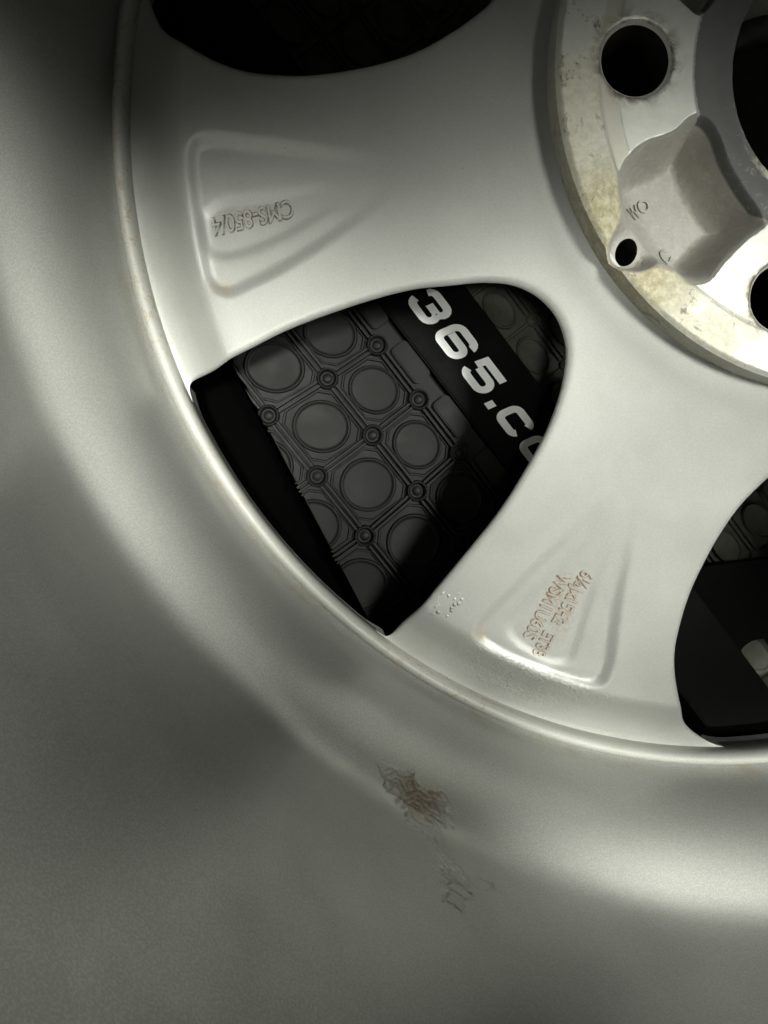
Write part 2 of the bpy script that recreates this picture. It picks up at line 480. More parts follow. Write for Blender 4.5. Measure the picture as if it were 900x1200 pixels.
# -- lower mat: oval pads, covers the floor
lower = empty('rubber_floor_mat', (0, 0, FLOOR - 4))
tag(lower, 'grey-black rubber floor mat with oval raised pads, lying lowest under the wheel', 'mat')
bm = bmesh.new(); slab(bm, [(-260, -300), (260, -300), (260, 260), (-260, 260)], FLOOR - 3.9, FLOOR)
bm_obj('mat_base', bm, M['rubber_floor'], lower)
LU = np.array((12.4, -15.6)); LV = np.array((11.8, 9.4))
LO = np.array((-46.5, -37.0))
def lower_near(p, rad):
    tgt = [(-50, -42), (-62, -32), (25, -175), (40, -150), (35, -120), (20, -185), (55, -175), (-105, 55), (-80, 50)]
    return any(math.hypot(p[0] - x, p[1] - y) < rad for x, y in tgt)
for i in range(-14, 18):
    for j in range(-14, 18):
        o = LO + LU * i + LV * j; cc = o + LU * 0.5 + LV * 0.5
        if not lower_near(cc, 38): continue
        un = LU / np.linalg.norm(LU); vn = LV / np.linalg.norm(LV)
        bm_obj('oval_pad', pad_bm(cc[0], cc[1], un * 7.6, vn * 4.9, FLOOR, 2.2), M['rubber_floor'], lower, True)
        bm_obj('stud', cup_bm(o[0], o[1], 1.9, FLOOR, 2.0), M['rubber_floor'], lower, True)
        for k in (-0.9, 0.9):
            bm_obj('rib', rib_bm(o + un * 2.6 + vn * k, o + LU - un * 2.6 + vn * k, 0.9, FLOOR, 1.6), M['rubber_floor'], lower)
        bm_obj('rib', rib_bm(o + vn * 2.6, o + LV - vn * 2.6, 1.4, FLOOR, 1.4), M['rubber_floor'], lower)

# -- upper mat panel: round pads in a lattice, cut edge on one side, bordered on the other
ZT = -25.2
UJ = {0: np.array((14.65, -18.3)), 1: np.array((13.8, -17.0)), 2: np.array((12.85, -16.2))}
OJ = {0: np.array((-122.4, -91.9)), 1: np.array((-105.5, -79.3)), 2: np.array((-91.4, -68.3))}
UJ[-1] = UJ[0]; OJ[-1] = OJ[0] - np.array((17.2, 12.3))
def ND(i, j): return OJ[j] + UJ[j] * (i - 1)
cutp = np.array((-145.0, -61.8)); cutq = np.array((-115.0, -119.9)); cd = (cutq - cutp) / np.linalg.norm(cutq - cutp)
cn = np.array((-cd[1], cd[0])); cn = cn if cn[0] > 0 else -cn
CUT = (cutp, cn); CUTR = (cutp - cn * 0.8, cn)
sd = np.array((20.0, -24.9)); sd /= np.linalg.norm(sd); sn = np.array((-sd[1], sd[0])); sn = sn if sn[0] > 0 else -sn
SL = np.array((-94.4, -51.6))
upper = empty('rubber_mat_panel', (-115, -75, FLOOR))
tag(upper, 'thick black rubber mat panel with round raised pads in a lattice, beside the lettered beam', 'mat')
bm = bmesh.new()
R0 = SL - sn * 0.4
quad = [R0 - sd * 75, R0 + sd * 100]
def onto_cut(p):    # walk along -sn to the cut line
    t = ((p - cutp) @ cn) / (sn @ cn); return p - sn * t
slab(bm, [quad[0], quad[1], onto_cut(quad[1]) if ((quad[1] - cutp) @ cn) > 4 else quad[1] - sn * 2, onto_cut(quad[0])], FLOOR, ZT)
bm_obj('mat_base', bm, M['rubber'], upper)
for i in range(-3, 6):
    for j in (-1, 0, 1, 2):
        o = ND(i, j)
        if -3 <= i and (o - SL) @ sd > -78:
            b = cup_bm(o[0], o[1], 2.75, ZT, 2.6)
            if clip(b, CUTR): bm_obj('stud', b, M['rubber'], upper, True)
            else: b.free()
        un = UJ[j] / np.linalg.norm(UJ[j]); vn = np.array((-un[1], un[0])); q = ND(i + 1, j)
        for k, w, h in ((-0.8, 1.1, 2.3), (0.8, 1.1, 2.3)):
            b = rib_bm(o + un * 3.2 + vn * k, q - un * 3.2 + vn * k, w, ZT, h)
            if clip(b, CUTR): bm_obj('rib', b, M['rubber'], upper)
            else: b.free()
        if j < 2:
            r = ND(i, j + 1); d = (r - o) / np.linalg.norm(r - o); n2 = np.array((-d[1], d[0]))
            for k, w, h in ((-0.7, 0.95, 2.1), (0.7, 0.95, 2.1)):
                b = rib_bm(o + d * 3.2 + n2 * k, r - d * 3.2 + n2 * k, w, ZT, h)
                if clip(b, CUTR): bm_obj('rib', b, M['rubber'], upper)
                else: b.free()
            cc = (o + r + ND(i + 1, j) + ND(i + 1, j + 1)) / 4
            hu, hv, ch = np.linalg.norm(UJ[j]) / 2 - 1.75, np.linalg.norm(r - o) / 2 - 1.55, 2.9
            oct_ = [(hu, hv - ch), (hu - ch, hv), (-hu + ch, hv), (-hu, hv - ch), (-hu, -hv + ch), (-hu + ch, -hv), (hu - ch, -hv), (hu, -hv + ch)]
            b = bmesh.new(); rings_ = []
            for ins, zz in ((0.0, 0.0), (0.14, 0.75), (0.42, 0.75), (0.62, 0.0)):
                rings_.append([b.verts.new((*(cc + un * (x - ins * np.sign(x)) + d * (y - ins * np.sign(y))), ZT + zz)) for x, y in oct_])
            for ra_, rb_ in zip(rings_, rings_[1:]):
                for q8 in range(8): b.faces.new((ra_[q8], ra_[(q8 + 1) % 8], rb_[(q8 + 1) % 8], rb_[q8]))
            bmesh.ops.recalc_face_normals(b, faces=b.faces)
            if clip(b, CUTR): bm_obj('cell_frame', b, M['rubber'], upper)
            else: b.free()
            wv = np.linalg.norm(r - o); wu = np.linalg.norm(UJ[j])
            b = pad_bm(cc[0], cc[1], un * wu * 0.365, d * wv * 0.41, ZT, 1.0, 28)
            if clip(b, CUT): bm_obj('round_pad', b, M['rubber'], upper, True)
            else: b.free()
        else:
            cc = (o + q) / 2 + sn * 4.9
            bm = bmesh.new(); slab(bm, rrect(cc, sd * 6.6, sn * 3.0, 1.6), ZT - 0.5, ZT + 2.2, 0.4)
            bm_obj('edge_block', bm, M['rubber'], upper)

# -- black board added in place of the shade in the gap beside the cut edge
bm = bmesh.new()
slab(bm, [cutp - cd * 150 - cn * 2.2, cutq + cd * 110 - cn * 2.2, cutq + cd * 110 - cn * 90, cutp - cd * 150 - cn * 90], FLOOR + 0.2, -34, 0.6)
tag(bm_obj('gap_shade_slab', bm, M['shade_slab']), 'near-black added board beside the cut edge of the rubber mat panel', 'shade_slab')

# -- lettered beam
beam = empty('lettered_beam', (SL[0], SL[1], FLOOR))
tag(beam, 'flat black beam printed with white 365.com lettering, under the wheel opening', 'beam')
ZB = -21.6
bm = bmesh.new()
slab(bm, [SL - sd * 190, SL + sd * 260, SL + sd * 260 + sn * 23.6, SL - sd * 190 + sn * 23.6], FLOOR + 0.2, ZB, 0.5)
bm_obj('beam_body', bm, M['beam'], beam)

def text_mesh(body, extrude=0.0, bold=0.0, bevel=0.0):
    cu = bpy.data.curves.new('lettering', 'FONT'); cu.body = body; cu.size = 1.0; cu.extrude = extrude; cu.offset = bold
    cu.bevel_depth = bevel; cu.resolution_u = 6; cu.align_x = 'LEFT'
    to = bpy.data.objects.new('lettering', cu); col.objects.link(to)
    bpy.context.view_layer.update()
    dg = bpy.context.evaluated_depsgraph_get()
    me = bpy.data.meshes.new_from_object(to.evaluated_get(dg))
    bpy.data.objects.remove(to); bpy.data.curves.remove(cu)
    return me

def place_text(name, body, start, along, up, cap, length, zfun, mat, parent, extrude=0.25, bold=0.0, shear=0.0, cap_ratio=0.69, lift=0.0):
    """lettering as real relief: baseline starts at start (mm), runs along, cap height cap, stretched to length; zfun gives the surface"""
    me = text_mesh(body, 0.05, bold)
    v = np.zeros(len(me.vertices) * 3); me.vertices.foreach_get('co', v); v = v.reshape(-1, 3)
    x0, x1 = v[:, 0].min(), v[:, 0].max()
    fx = length / (x1 - x0); fy = cap / cap_ratio
    X = (v[:, 0] - x0) * fx; Y = v[:, 1] * fy; X = X + shear * Y
    along = np.array(along) / np.linalg.norm(along); up = np.array(up) / np.linalg.norm(up)
    P = np.array(start)[None] + X[:, None] * along + Y[:, None] * up
    Z = zfun(P) + lift + np.where(v[:, 2] > 0, extrude, -0.3)
    W = np.c_[P, Z] * MM
    me.vertices.foreach_set('co', W.ravel()); me.materials.clear(); me.materials.append(mat); me.update()
    me.name = name
    if np.cross(np.r_[along, 0], np.r_[up, 0])[2] < 0: me.flip_normals()
    o = bpy.data.objects.new(name, me); col.objects.link(o)
    o.parent = parent; t = Vector((0, 0, 0)); p = parent
    while p is not None: t += p.location; p = p.parent
    o.location = -t
    return o
# wide squared italic figures built from strokes, read down the beam with their tops towards sn
def arc(cx, cy, rx, ry, a0, a1, n=7):
    return [(cx + rx * math.cos(math.radians(a)), cy + ry * math.sin(math.radians(a))) for a in np.linspace(a0, a1, n)]
def box_path(w, h, r, start, end):
    """clockwise rounded-rectangle centreline between two named corners"""
    seg = {'tl': arc(r, h - r, r, r, 180, 90), 'tr': arc(w - r, h - r, r, r, 90, 0), 'br': arc(w - r, r, r, r, 0, -90), 'bl': arc(r, r, r, r, 270, 180)}
    order = ['tl', 'tr', 'br', 'bl'] * 2; i0 = order.index(start); out = []
    for k in range(i0, i0 + 8):
        out += seg[order[k]]
        if order[k] == end and k > i0 - (start == end) * 0 and len(out) > 7 or (order[k] == end and start == end): break
    return out
GW, GH, ST = 8.4, 7.4, 1.15      # centreline width and height, half stroke
def glyph_strokes(ch):
    w, h = GW, GH; m = h * 0.52
    if ch == '3': return [arc(2.0, h - 2.0, 2.0, 2.0, 175, 90, 5) + arc(w - 2.0, h - 1.9, 2.0, 1.9, 90, -60), arc(w - 2.0, m - 1.95, 2.0, 1.95, 62, -90) + arc(2.0, 2.0, 2.0, 2.0, 270, 185, 5), [(w * 0.42, m), (w - 1.3, m)]]
    if ch == '6': return [[(w - 0.1, h - 1.6)] + arc(w - 2, h - 2, 2, 2, 20, 90, 4) + arc(2.2, h - 2.2, 2.2, 2.2, 90, 180) + arc(2, 2, 2, 2, 180, 270) + arc(w - 2, 2, 2, 2, -90, 0) + arc(w - 2, m - 1.4, 2, 1.4, 0, 90) + [(1.25, m)]]
    if ch == '5': return [[(w + 0.3, h), (0.4, h), (0.15, m + 0.35)], [(1.35, m + 0.35)] + arc(w - 2, m + 0.35 - 2, 2, 2, 90, 0) + arc(w - 2, 2, 2, 2, 0, -90) + arc(2, 2, 2, 2, 270, 195, 5)]
    if ch == '.': return [[(0, 0.1), (2.3, 0.1)]]
    x = h * 0.84; v = w * 0.88
    if ch == 'c': return [arc(v - 1.5, x - 1.5, 1.5, 1.5, 10, 90, 5) + arc(1.9, x - 1.9, 1.9, 1.9, 90, 180) + arc(1.9, 1.9, 1.9, 1.9, 180, 270) + arc(v - 1.5, 1.5, 1.5, 1.5, -90, -10, 5)]
    if ch == 'o': return [arc(v - 1.9, x - 1.9, 1.9, 1.9, 45, 90, 4) + arc(1.9, x - 1.9, 1.9, 1.9, 90, 180) + arc(1.9, 1.9, 1.9, 1.9, 180, 270) + arc(v - 1.9, 1.9, 1.9, 1.9, -90, 0) + arc(v - 1.9, x - 1.9, 1.9, 1.9, 0, 45, 4)]
    if ch == 'm': return [[(0, -1.0), (0, x)], [(1.2, x)] + arc(v * 1.5 - 1.9, x - 1.9, 1.9, 1.9, 90, 0) + [(v * 1.5, -1.0)], [(v * 0.75, -1.0), (v * 0.75, x - 1.2)]]
def ribbon(bm, path, hw, mapf, z):
    P = np.array(path); keep_ = [0]
    for k in range(1, len(P)):
        if np.linalg.norm(P[k] - P[keep_[-1]]) > 0.05: keep_.append(k)
    P = P[keep_]; L = []; Rr = []
    for k in range(len(P)):
        a = P[max(k - 1, 0)]; b = P[min(k + 1, len(P) - 1)]
        if 0 < k < len(P) - 1:
            d1 = (P[k] - a) / np.linalg.norm(P[k] - a); d2 = (b - P[k]) / np.linalg.norm(b - P[k]); d = d1 + d2; d /= np.linalg.norm(d)
            sc = 1 / max(0.5, abs(d @ d1))
        else: d = (b - a) / np.linalg.norm(b - a); sc = 1
        n_ = np.array((-d[1], d[0])) * hw * sc
        L.append(P[k] + n_); Rr.append(P[k] - n_)
    vl = [bm.verts.new((*mapf(p), z)) for p in L]; vr = [bm.verts.new((*mapf(p), z)) for p in Rr]
    for k in range(len(P) - 1): bm.faces.new((vl[k], vr[k], vr[k + 1], vl[k + 1]))
T0 = SL - sd * 11.1 + sn * 7.6
adv = 0.0
for ch, step in (('3', 13.1), ('6', 13.1), ('5', 12.2), ('.', 5.3), ('c', 11.6), ('o', 11.8), ('m', 14)):
    bm = bmesh.new()
    for q, st in enumerate(glyph_strokes(ch)):
        ribbon(bm, st, ST * (1.15 if ch == '.' else 1), lambda p: T0 + sd * (adv + p[0] + 0.26 * p[1] + ST) + sn * p[1], ZB + 0.05 + 0.012 * q)
    bmesh.ops.recalc_face_normals(bm, faces=bm.faces)
    for f in bm.faces:
        if f.normal.z < 0: f.normal_flip()
    bm_obj('printed_letter', bm, M['print'], beam)
    adv += step

# -- slotted black plate
plate = empty('slotted_plate', (20, -150, FLOOR))
tag(plate, 'smooth black plate with a rounded slot, under the wheel rim', 'plate')
ZP = -30.0
outer = np.array([(-62, -128.5), (-30, -125), (2.3, -121.2), (25.4, -118.7), (90, -112), (150, -108), (150, -200), (90, -194), (45, -184), (28, -179.5), (18, -178), (10, -174.6), (0, -166), (-5.1, -159.7), (-14, -150), (-40, -140)])
s0 = np.array((24.5, -154.0)); sdv = np.array((17, -20.5)); sdv /= np.linalg.norm(sdv); sp_ = np.array((-sdv[1], sdv[0]))
slot = [s0 + 8.6 * (math.cos(math.radians(a)) * sp_ - math.sin(math.radians(a)) * sdv) for a in range(0, 181, 15)]
slot += [s0 + sdv * 60 - 8.6 * sp_, s0 + sdv * 60 + 8.6 * sp_][0:2]
slot = np.array(slot)
ZP = -52.0; kf = (211.186 + 52) / (211.186 + 30); cxy = np.array((-119.534, -86.206))
outer = cxy + (outer - cxy) * kf; slot = cxy + (slot - cxy) * kf
V2, F2 = triangulate([ccw(outer), ccw(slot)], np.zeros((0, 2)))
cen = V2[F2].mean(1); F2 = F2[(sdf(cen, ccw(outer)) < 0) & (sdf(cen, ccw(slot)) > 0)]
bm = bmesh.new(); vv = [bm.verts.new((p[0], p[1], ZP)) for p in V2]
for f in F2: bm.faces.new([vv[i] for i in f])
r = bmesh.ops.extrude_face_region(bm, geom=bm.faces[:])
for g in r['geom']:
    if isinstance(g, bmesh.types.BMVert): g.co.z = ZP - 4
bmesh.ops.recalc_face_normals(bm, faces=bm.faces)
bm_obj('plate_body', bm, M['plate'], plate)
for px, py in ((-20, -142), (100, -124), (150, -165)):
    b = bmesh.new(); slab(b, [(px + 5 * math.cos(t), py + 5 * math.sin(t)) for t in np.linspace(0, 2 * math.pi, 12, endpoint=False)], FLOOR, ZP - 4.2)
    bm_obj('foot', b, M['plate'], plate)

# ------------------------------------------------------------------ the wheel
wheel = empty('alloy_wheel', (0, 0, -21))
tag(wheel, 'silver alloy car wheel seen from behind, with cast lettering and a corroded hub', 'wheel')

# barrel and bead
bar = [(174.6, -1.6), (175.7, -0.4), (176.7, 1.0), (177.4, 4), (178.6, 9), (179.8, 14), (181.1, 19), (182.4, 23.5), (183.9, 27.5), (185.8, 31.5), (188.0, 35), (190.2, 38),
       (192.2, 40.6), (193.5, 43.0), (194.3, 45.6), (194.8, 49), (195.2, 55), (195.6, 65), (196.1, 80), (196.6, 100), (197.2, 125), (198, 150), (199, 165),
       (201.2, 172), (205, 175.5), (210, 176.5), (213, 174), (213, 168), (208, 163), (204, 150), (202, 120), (200, 60), (198, 46), (192, 36), (186, 26), (184, 10), (186, -4), (203, -12), (206, -18), (203.5, -21), (199, -19), (186, -12), (178, -7)]
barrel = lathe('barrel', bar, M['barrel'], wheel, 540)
bead = [(171.6, -8), (171.7, -1.4), (171.9, -0.2), (172.25, 0.6), (172.8, 1.3), (173.4, 1.6), (174.0, 1.55), (174.6, 1.15), (175.1, 0.4), (175.5, -0.5), (175.8, -1.6), (176.0, -6), (175, -10)]
lathe('bead', bead, M['bead'], wheel, 540)

# windows
WA = [(-157.0,-67.0),(-156.2,-65.6),(-154.6,-64.7),(-149.2,-62.8),(-144,-60.2),(-139,-57.9),(-129.7,-53.6),(-112,-47.7),(-98.6,-44.6),(-89.7,-44.0),(-81.2,-43.7),(-74.8,-44.7),(-69.6,-47.3),(-65.1,-51.7),(-62.6,-56.6),(-61.6,-60.6),(-61.8,-68.2),(-64.1,-78.3),(-68.4,-88.3),(-74.5,-99.7),(-82.4,-111),(-91.5,-123.4),(-98.6,-133.3),(-100.8,-136.2),(-102.4,-137.0),(-104.4,-136.0)]
ra = 172.0
for a in np.linspace(231, 205.6, 16): WA.append((ra * math.cos(math.radians(a)), ra * math.sin(math.radians(a))))
WA.append((-156.6, -69.6))
half = [(82.4, 0), (82.7, 4), (84, 8.6), (87, 11.0), (91.6, 13.4), (98.8, 15.9), (107, 17.3), (115, 18.0), (124, 18.4), (132, 18.3), (140, 17.9), (146, 17.2), (152, 16.2), (158, 15.0), (164, 13.2), (168, 11.3), (170.8, 9.5), (171.9, 7.8), (172, 4)]
WBc = [(r, a) for r, a in half] + [(172, 0)] + [(r, -a) for r, a in half[::-1][:-1]]
windows = []
for k in range(3):
    windows.append(('A', rotp(np.array(WA), 120 * k)))
    windows.append(('B', polar([(r, a + 278.0 - 120 * 0 + 120 * k) for r, a in WBc])))
VISIBLE = lambda P: ((np.degrees(np.arctan2(P[:, 1], P[:, 0])) % 360 > 145) & (np.degrees(np.arctan2(P[:, 1], P[:, 0])) % 360 < 300))
wloops = []
for kind, P in windows:
    ca = P.mean(0)[None]
    wloops.append(ccw(resample(P, 0.9 if VISIBLE(ca)[0] else 3.0)))

zprof = pchip([60, 68, 71, 74, 78, 90, 105, 120, 150, 155, 156.8, 158.4, 161.5, 165, 168.5, 171, 174], [37.2, 36.2, 34.9, 33.4, 31.2, 26, 20.6, 16, 8.5, 7.3, 6.7, 5.5, 2.2, -1.4, -3.6, -4.4, -4.6])
# lettering pads
PAD1 = resample([(-155.3,-9.5),(-154.6,-20),(-152.6,-34.8),(-150.2,-42.4),(-145.6,-45.3),(-137.5,-42.7),(-116,-31.6),(-104,-22.5),(-101,-16),(-108,-12.4),(-122,-9.2),(-135,-6.8),(-149,-4.6),(-153.6,-5.6)], 1.0)
PAD2 = resample([(-38.6,-98),(-39.4,-112),(-40.2,-128),(-40.6,-144.2),(-42.4,-148.6),(-46,-150.1),(-59,-146.8),(-74.6,-139.8),(-79.0,-136.2),(-79.4,-131.6),(-70,-119.6),(-58.1,-105.6),(-49.8,-96.5),(-43,-93)], 1.0)
REC1 = resample([(-150.6,-24.8),(-150.4,-30),(-149.0,-33.2),(-145.8,-34.5),(-133,-31.2),(-122,-26.2),(-116,-22.5),(-118,-19.5),(-132,-20.3),(-147,-21.4)], 1.0)
REC2 = resample([(-69.8,-131.2),(-68.4,-135.4),(-63,-139.6),(-56.8,-142.4),(-52.3,-141.6),(-50.6,-136),(-48.2,-122),(-45.6,-108),(-50,-104),(-56,-113)], 1.0)
def pads_z(P):
    z = np.zeros(len(P))
    for pad, rec, ax in ((PAD1, REC1, (-0.985, -0.17)), (PAD2, REC2, (-0.375, -0.927))):
        lo, hi = pad.min(0) - 3, pad.max(0) + 3
        s = np.where(((P > lo) & (P < hi)).all(1))[0]
        if not len(s): continue
        q = P[s]; d = sdf(q, pad); t = q @ np.array(ax)      # distance out from the hub
        dep = 1.9 * sstep(t, 100, 148)
        wall = sstep(-d, -0.5, 3.4)
        dr = sdf(q, rec); dep2 = 0.8 * sstep(t, 112, 140)
        z[s] = -dep * wall - dep2 * sstep(-dr, -1.9, 1.7)
    return z
def surf_z(P): return zprof(np.hypot(P[:, 0], P[:, 1])) + pads_z(P)

FIL = 1.7
def fillet(d): 
    u = np.clip(FIL - d, 0, FIL); return -(FIL - np.sqrt(np.maximum(FIL * FIL - u * u, 0))) * 0.8
pts = []
r = 69.0
while r < 173.4:
    step = 1.05
    a = np.arange(145, 300, math.degrees(step / r)) + rng.random() * 2
    pts.append(np.stack([r * np.cos(np.radians(a)), r * np.sin(np.radians(a))], 1) + rng.normal(0, 0.04, (len(a), 2)))
    r += step
r = 70.0
while r < 173.4:
    a = np.arange(-59, 144, math.degrees(3.5 / r))
    pts.append(np.stack([r * np.cos(np.radians(a)), r * np.sin(np.radians(a))], 1)); r += 3.5
pts = np.vstack(pts)
dmin = np.full(len(pts), 1e9)
for L in wloops:
    lo, hi = L.min(0) - 6, L.max(0) + 6
    s = np.where(((pts > lo) & (pts < hi)).all(1))[0]
    dmin[s] = np.minimum(dmin[s], sdf(pts[s], L))
pts = pts[dmin > 2.9]
extra = []
for L in wloops:
    for rg in ring_offsets(L, (0.18, 0.5, 0.95, 1.5, 2.2)):
        rr = np.hypot(rg[:, 0], rg[:, 1]); extra.append(rg[rr < 172.9])
for q in (156.4, 157.2, 158.0, 158.9):
    a = np.arange(145, 300, 0.4); extra.append(np.stack([q * np.cos(np.radians(a)), q * np.sin(np.radians(a))], 1))
for L in (PAD1, PAD2, REC1, REC2):
    extra += ring_offsets(L, (0.9, 0.4, -0.2, -0.8, -1.4, -2.0, -2.7, -3.5, -4.4))
ext = np.vstack(extra)
dm = np.full(len(ext), 1e9)
for L in wloops:
    lo, hi = L.min(0) - 6, L.max(0) + 6
    s = np.where(((ext > lo) & (ext < hi)).all(1))[0]
    dm[s] = np.minimum(dm[s], sdf(ext[s], L))
ext = ext[dm > 0.1]
pts = np.vstack([pts, ext])
oc = circle(173.6, 1.5); ic = circle(67.5, 1.5)
V2, F2 = triangulate([oc, ic] + wloops, pts)
cen = V2[F2].mean(1); rr = np.hypot(cen[:, 0], cen[:, 1])
keep = (rr < 173.6) & (rr > 67.4)
for L in wloops:
    lo, hi = L.min(0), L.max(0)
    s = np.where(((cen > lo) & (cen < hi)).all(1))[0]
    k = sdf(cen[s], L) < 0; keep[s[k]] = False
F2 = F2[keep]
dw = np.full(len(V2), 1e9)
for L in wloops:
    lo, hi = L.min(0) - 6, L.max(0) + 6
    s = np.where(((V2 > lo) & (V2 < hi)).all(1))[0]
    dw[s] = np.minimum(dw[s], sdf(V2[s], L))
dw = np.maximum(dw, 0)
rv = np.hypot(V2[:, 0], V2[:, 1])
edge = fillet(dw) * np.clip((171.2 - rv) / 4, 0, 1)
V3 = np.c_[V2, surf_z(V2) + edge]
N3 = vnormals(V3, F2)
Vb = np.c_[V2, np.maximum(V3[:, 2] - 20 - 4 * (rv < 100), -13.0) * 1.0]
cen = V2[F2].mean(1)
az = np.degrees(np.arctan2(cen[:, 1], cen[:, 0])) % 360
# boundary edges (window walls)
from collections import defaultdict
_he = set()
for f in F2:
    for i in range(3): _he.add((f[i], f[(i + 1) % 3]))
true_edges = {e for e in _he if (e[1], e[0]) not in _he}
spokes = []; UNDER = 8.5      # the openings widen towards the wheel's outer face
bounds = [158.0, 218.1, 278.0, 338.1, 38.0, 98.1]
for k in range(6):
    a0, a1 = bounds[k], bounds[(k + 1) % 6]
    sel = ((az - a0) % 360) < ((a1 - a0) % 360)
    Fk = F2[sel]
    used = np.unique(Fk); mp = -np.ones(len(V2), int); mp[used] = np.arange(len(used)); n = len(used)
    top = V3[used]; bot = Vb[used]; nt = N3[used]; Ft = mp[Fk]
    cnt = defaultdict(int)
    for f in Ft:
        for i in range(3): cnt[(f[i], f[(i + 1) % 3])] += 1
    be = [e for e in cnt if (used[e[0]], used[e[1]]) in true_edges]
    W = []; WN = []; WF = []; base = 2 * n; idx = {}
    e2n = defaultdict(lambda: np.zeros(3))
    for a, b in be:
        d = top[b] - top[a]; nn = np.array((d[1], -d[0], 0)); e2n[a] = e2n[a] + nn; e2n[b] = e2n[b] + nn
    for a in e2n:
        q = e2n[a] / (np.linalg.norm(e2n[a]) + 1e-9)
        idx[a] = base + len(W); inn = 0.0 if np.hypot(*top[a][:2]) > 171.0 or np.hypot(*top[a][:2]) < 68 else UNDER
        W += [top[a], bot[a] - q * inn]; WN += [q, q]
    for a, b in be: WF.append((idx[b], idx[a], idx[a] + 1, idx[b] + 1))
    allV = np.vstack([top, bot, np.array(W)]); allN = np.vstack([nt, np.tile((0, 0, -1.0), (n, 1)), np.array(WN)])
    allF = [tuple(f) for f in Ft] + [tuple(f[::-1] + n) for f in Ft if dw[used[f]].min() > UNDER + 1] + WF
    spokes.append(mesh_obj('spoke', allV, allF, M['spoke'], wheel, normals=allN))
tag(spokes[0], 'spoke with a pad cast CMS-850/4')
tag(spokes[1], 'spoke with a pad of two cast lines and rusty dirt')

def dirt_letter(name, colr):
    t = NT(name); v = t.coords()
    n = t.noise(v, 700, 4, 0.7)
    c = t.mix(t.ramp(n, 0.35, 0.62, 0.25, 1.0), (0.46, 0.46, 0.42), colr)
    t.l(c, t.p.inputs['Base Color']); t.p.inputs['Roughness'].default_value = 0.5; t.p.inputs['Metallic'].default_value = 0.2
    return t.m
M['dirtletter'] = dirt_letter('dark_dirt_in_lettering', (0.10, 0.075, 0.05)); M['rustletter'] = dirt_letter('rusty_dirt_in_lettering', (0.30, 0.17, 0.09))
def szf(P): return surf_z(np.asarray(P))
def cast_text(body, start, along, up, cap, length, spoke):
    t_ = place_text('cast_lettering', body, start, along, up, cap, length, szf, M['letter'], spoke, extrude=0.45, bold=-0.004)
    place_text('lettering_dirt', body, start, along, up, cap, length, szf, M['dirtletter'] if spoke == spokes[0] else M['rustletter'], spoke, extrude=0.12, bold=0.05)
# upside-down to the camera: runs from the right end to the left
cast_text('CMS-850/4', (-128.2, -21.4), (-21.0, -3.6), (3.0 * 0.17, -3.0), 4.3, 21.5, spokes[0])
cast_text('6½Jx15H2', (-51.6, -115.6), (-7.6, -17.4), (17.4, -7.6), 3.5, 16.5, spokes[1])
cast_text('ET38', (-60.0, -133.2), (-7.0, -17.4), (17.4, -7.0), 3.5, 7.4, spokes[1])
cast_text('WSM1U60S', (-57.4, -116.2), (-7.6, -17.4), (17.4, -7.6), 3.5, 20.5, spokes[1])

# hub flange
HZ = 42.5; HR = 70.2
PK = [(-56.4,-25.9),(-54.7,-21),(-50.4,-17),(-43.8,-14.3),(-39.4,-10.7),(-36.2,-10.2),(-32.9,-13.3),(-29.9,-20.0),(-26.0,-25.9),(-22.6,-30.2),(-21.6,-33.6),(-25.7,-37),(-30.9,-42.2),(-34.5,-46.6),(-38.9,-47.4),(-42.8,-44.9),(-45.9,-44),(-51,-44.1),(-56.5,-47.6),(-61.6,-42.0),(-57.0,-36.6),(-55.9,-32.1)]
pks = [ccw(resample(rotp(PK, 72 * k), 0.6)) for k in range(5)]
holes = [circle(7.55, 0.8, (52.4 * math.cos(math.radians(HOLE_AZ + 72 * k)), 52.4 * math.sin(math.radians(HOLE_AZ + 72 * k)))) for k in range(5)]
VENT = np.array((-50.9, -38.8))
vents = [rotp(ccw(resample([VENT + 2.5 * math.cos(t) * np.array((0.92, -0.38)) + 3.3 * math.sin(t) * np.array((0.38, 0.92)) for t in np.linspace(0, 2 * math.pi, 16, endpoint=False)], 0.6)), 72 * k) for k in range(5)]
def hub_z(P):
    r = np.hypot(P[:, 0], P[:, 1]); z = np.full(len(P), HZ)
    z -= 0.15 * sstep(r, 60.9, 60.4) * sstep(r, 56.5, 57.0)          # groove band
    z -= 0.9 * sstep(r, HR - 1.0, HR)                                # worn outer corner
    z -= 0.7 * sstep(r, 39.6, 38.9) + 1.6 * sstep(r, 36, 29.6)       # cast ring round the bore
    for H in holes:
        c_ = H.mean(0); d = np.hypot(P[:, 0] - c_[0], P[:, 1] - c_[1]) - 7.55
        z -= 1.0 * sstep(d, 0.9, 0.0)
    for Pk in pks:
        d = sdf(P, Pk)
        dep = 15.0 - 10.5 * sstep(r, 52, 64)
        z = np.where(d < 1.0, np.minimum(z, HZ - dep * sstep(-d, -0.1, 6.0) ** 0.8), z)
    for Vt in vents:
        c_ = Vt.mean(0); d = np.hypot(P[:, 0] - c_[0], P[:, 1] - c_[1])
        w_ = sstep(d, 6.5, 3.2); z = z * (1 - w_) + np.minimum(z, 35.5) * w_ * 0.5 + 35.5 * w_ * 0.5
    return z
hp = []
for k, L in enumerate(pks):
    for rg in ring_offsets(L, (0.5, 0.2, 0.08, -0.05, -0.25, -0.5, -0.85, -1.3, -1.9, -2.6, -3.4, -4.3, -5.2, -6.1)): hp.append(rg)
for H in holes:
    c_ = H.mean(0)
    for d in (0.25, 0.55, 0.95): hp.append(c_ + (H - c_) * (7.55 + d) / 7.55)
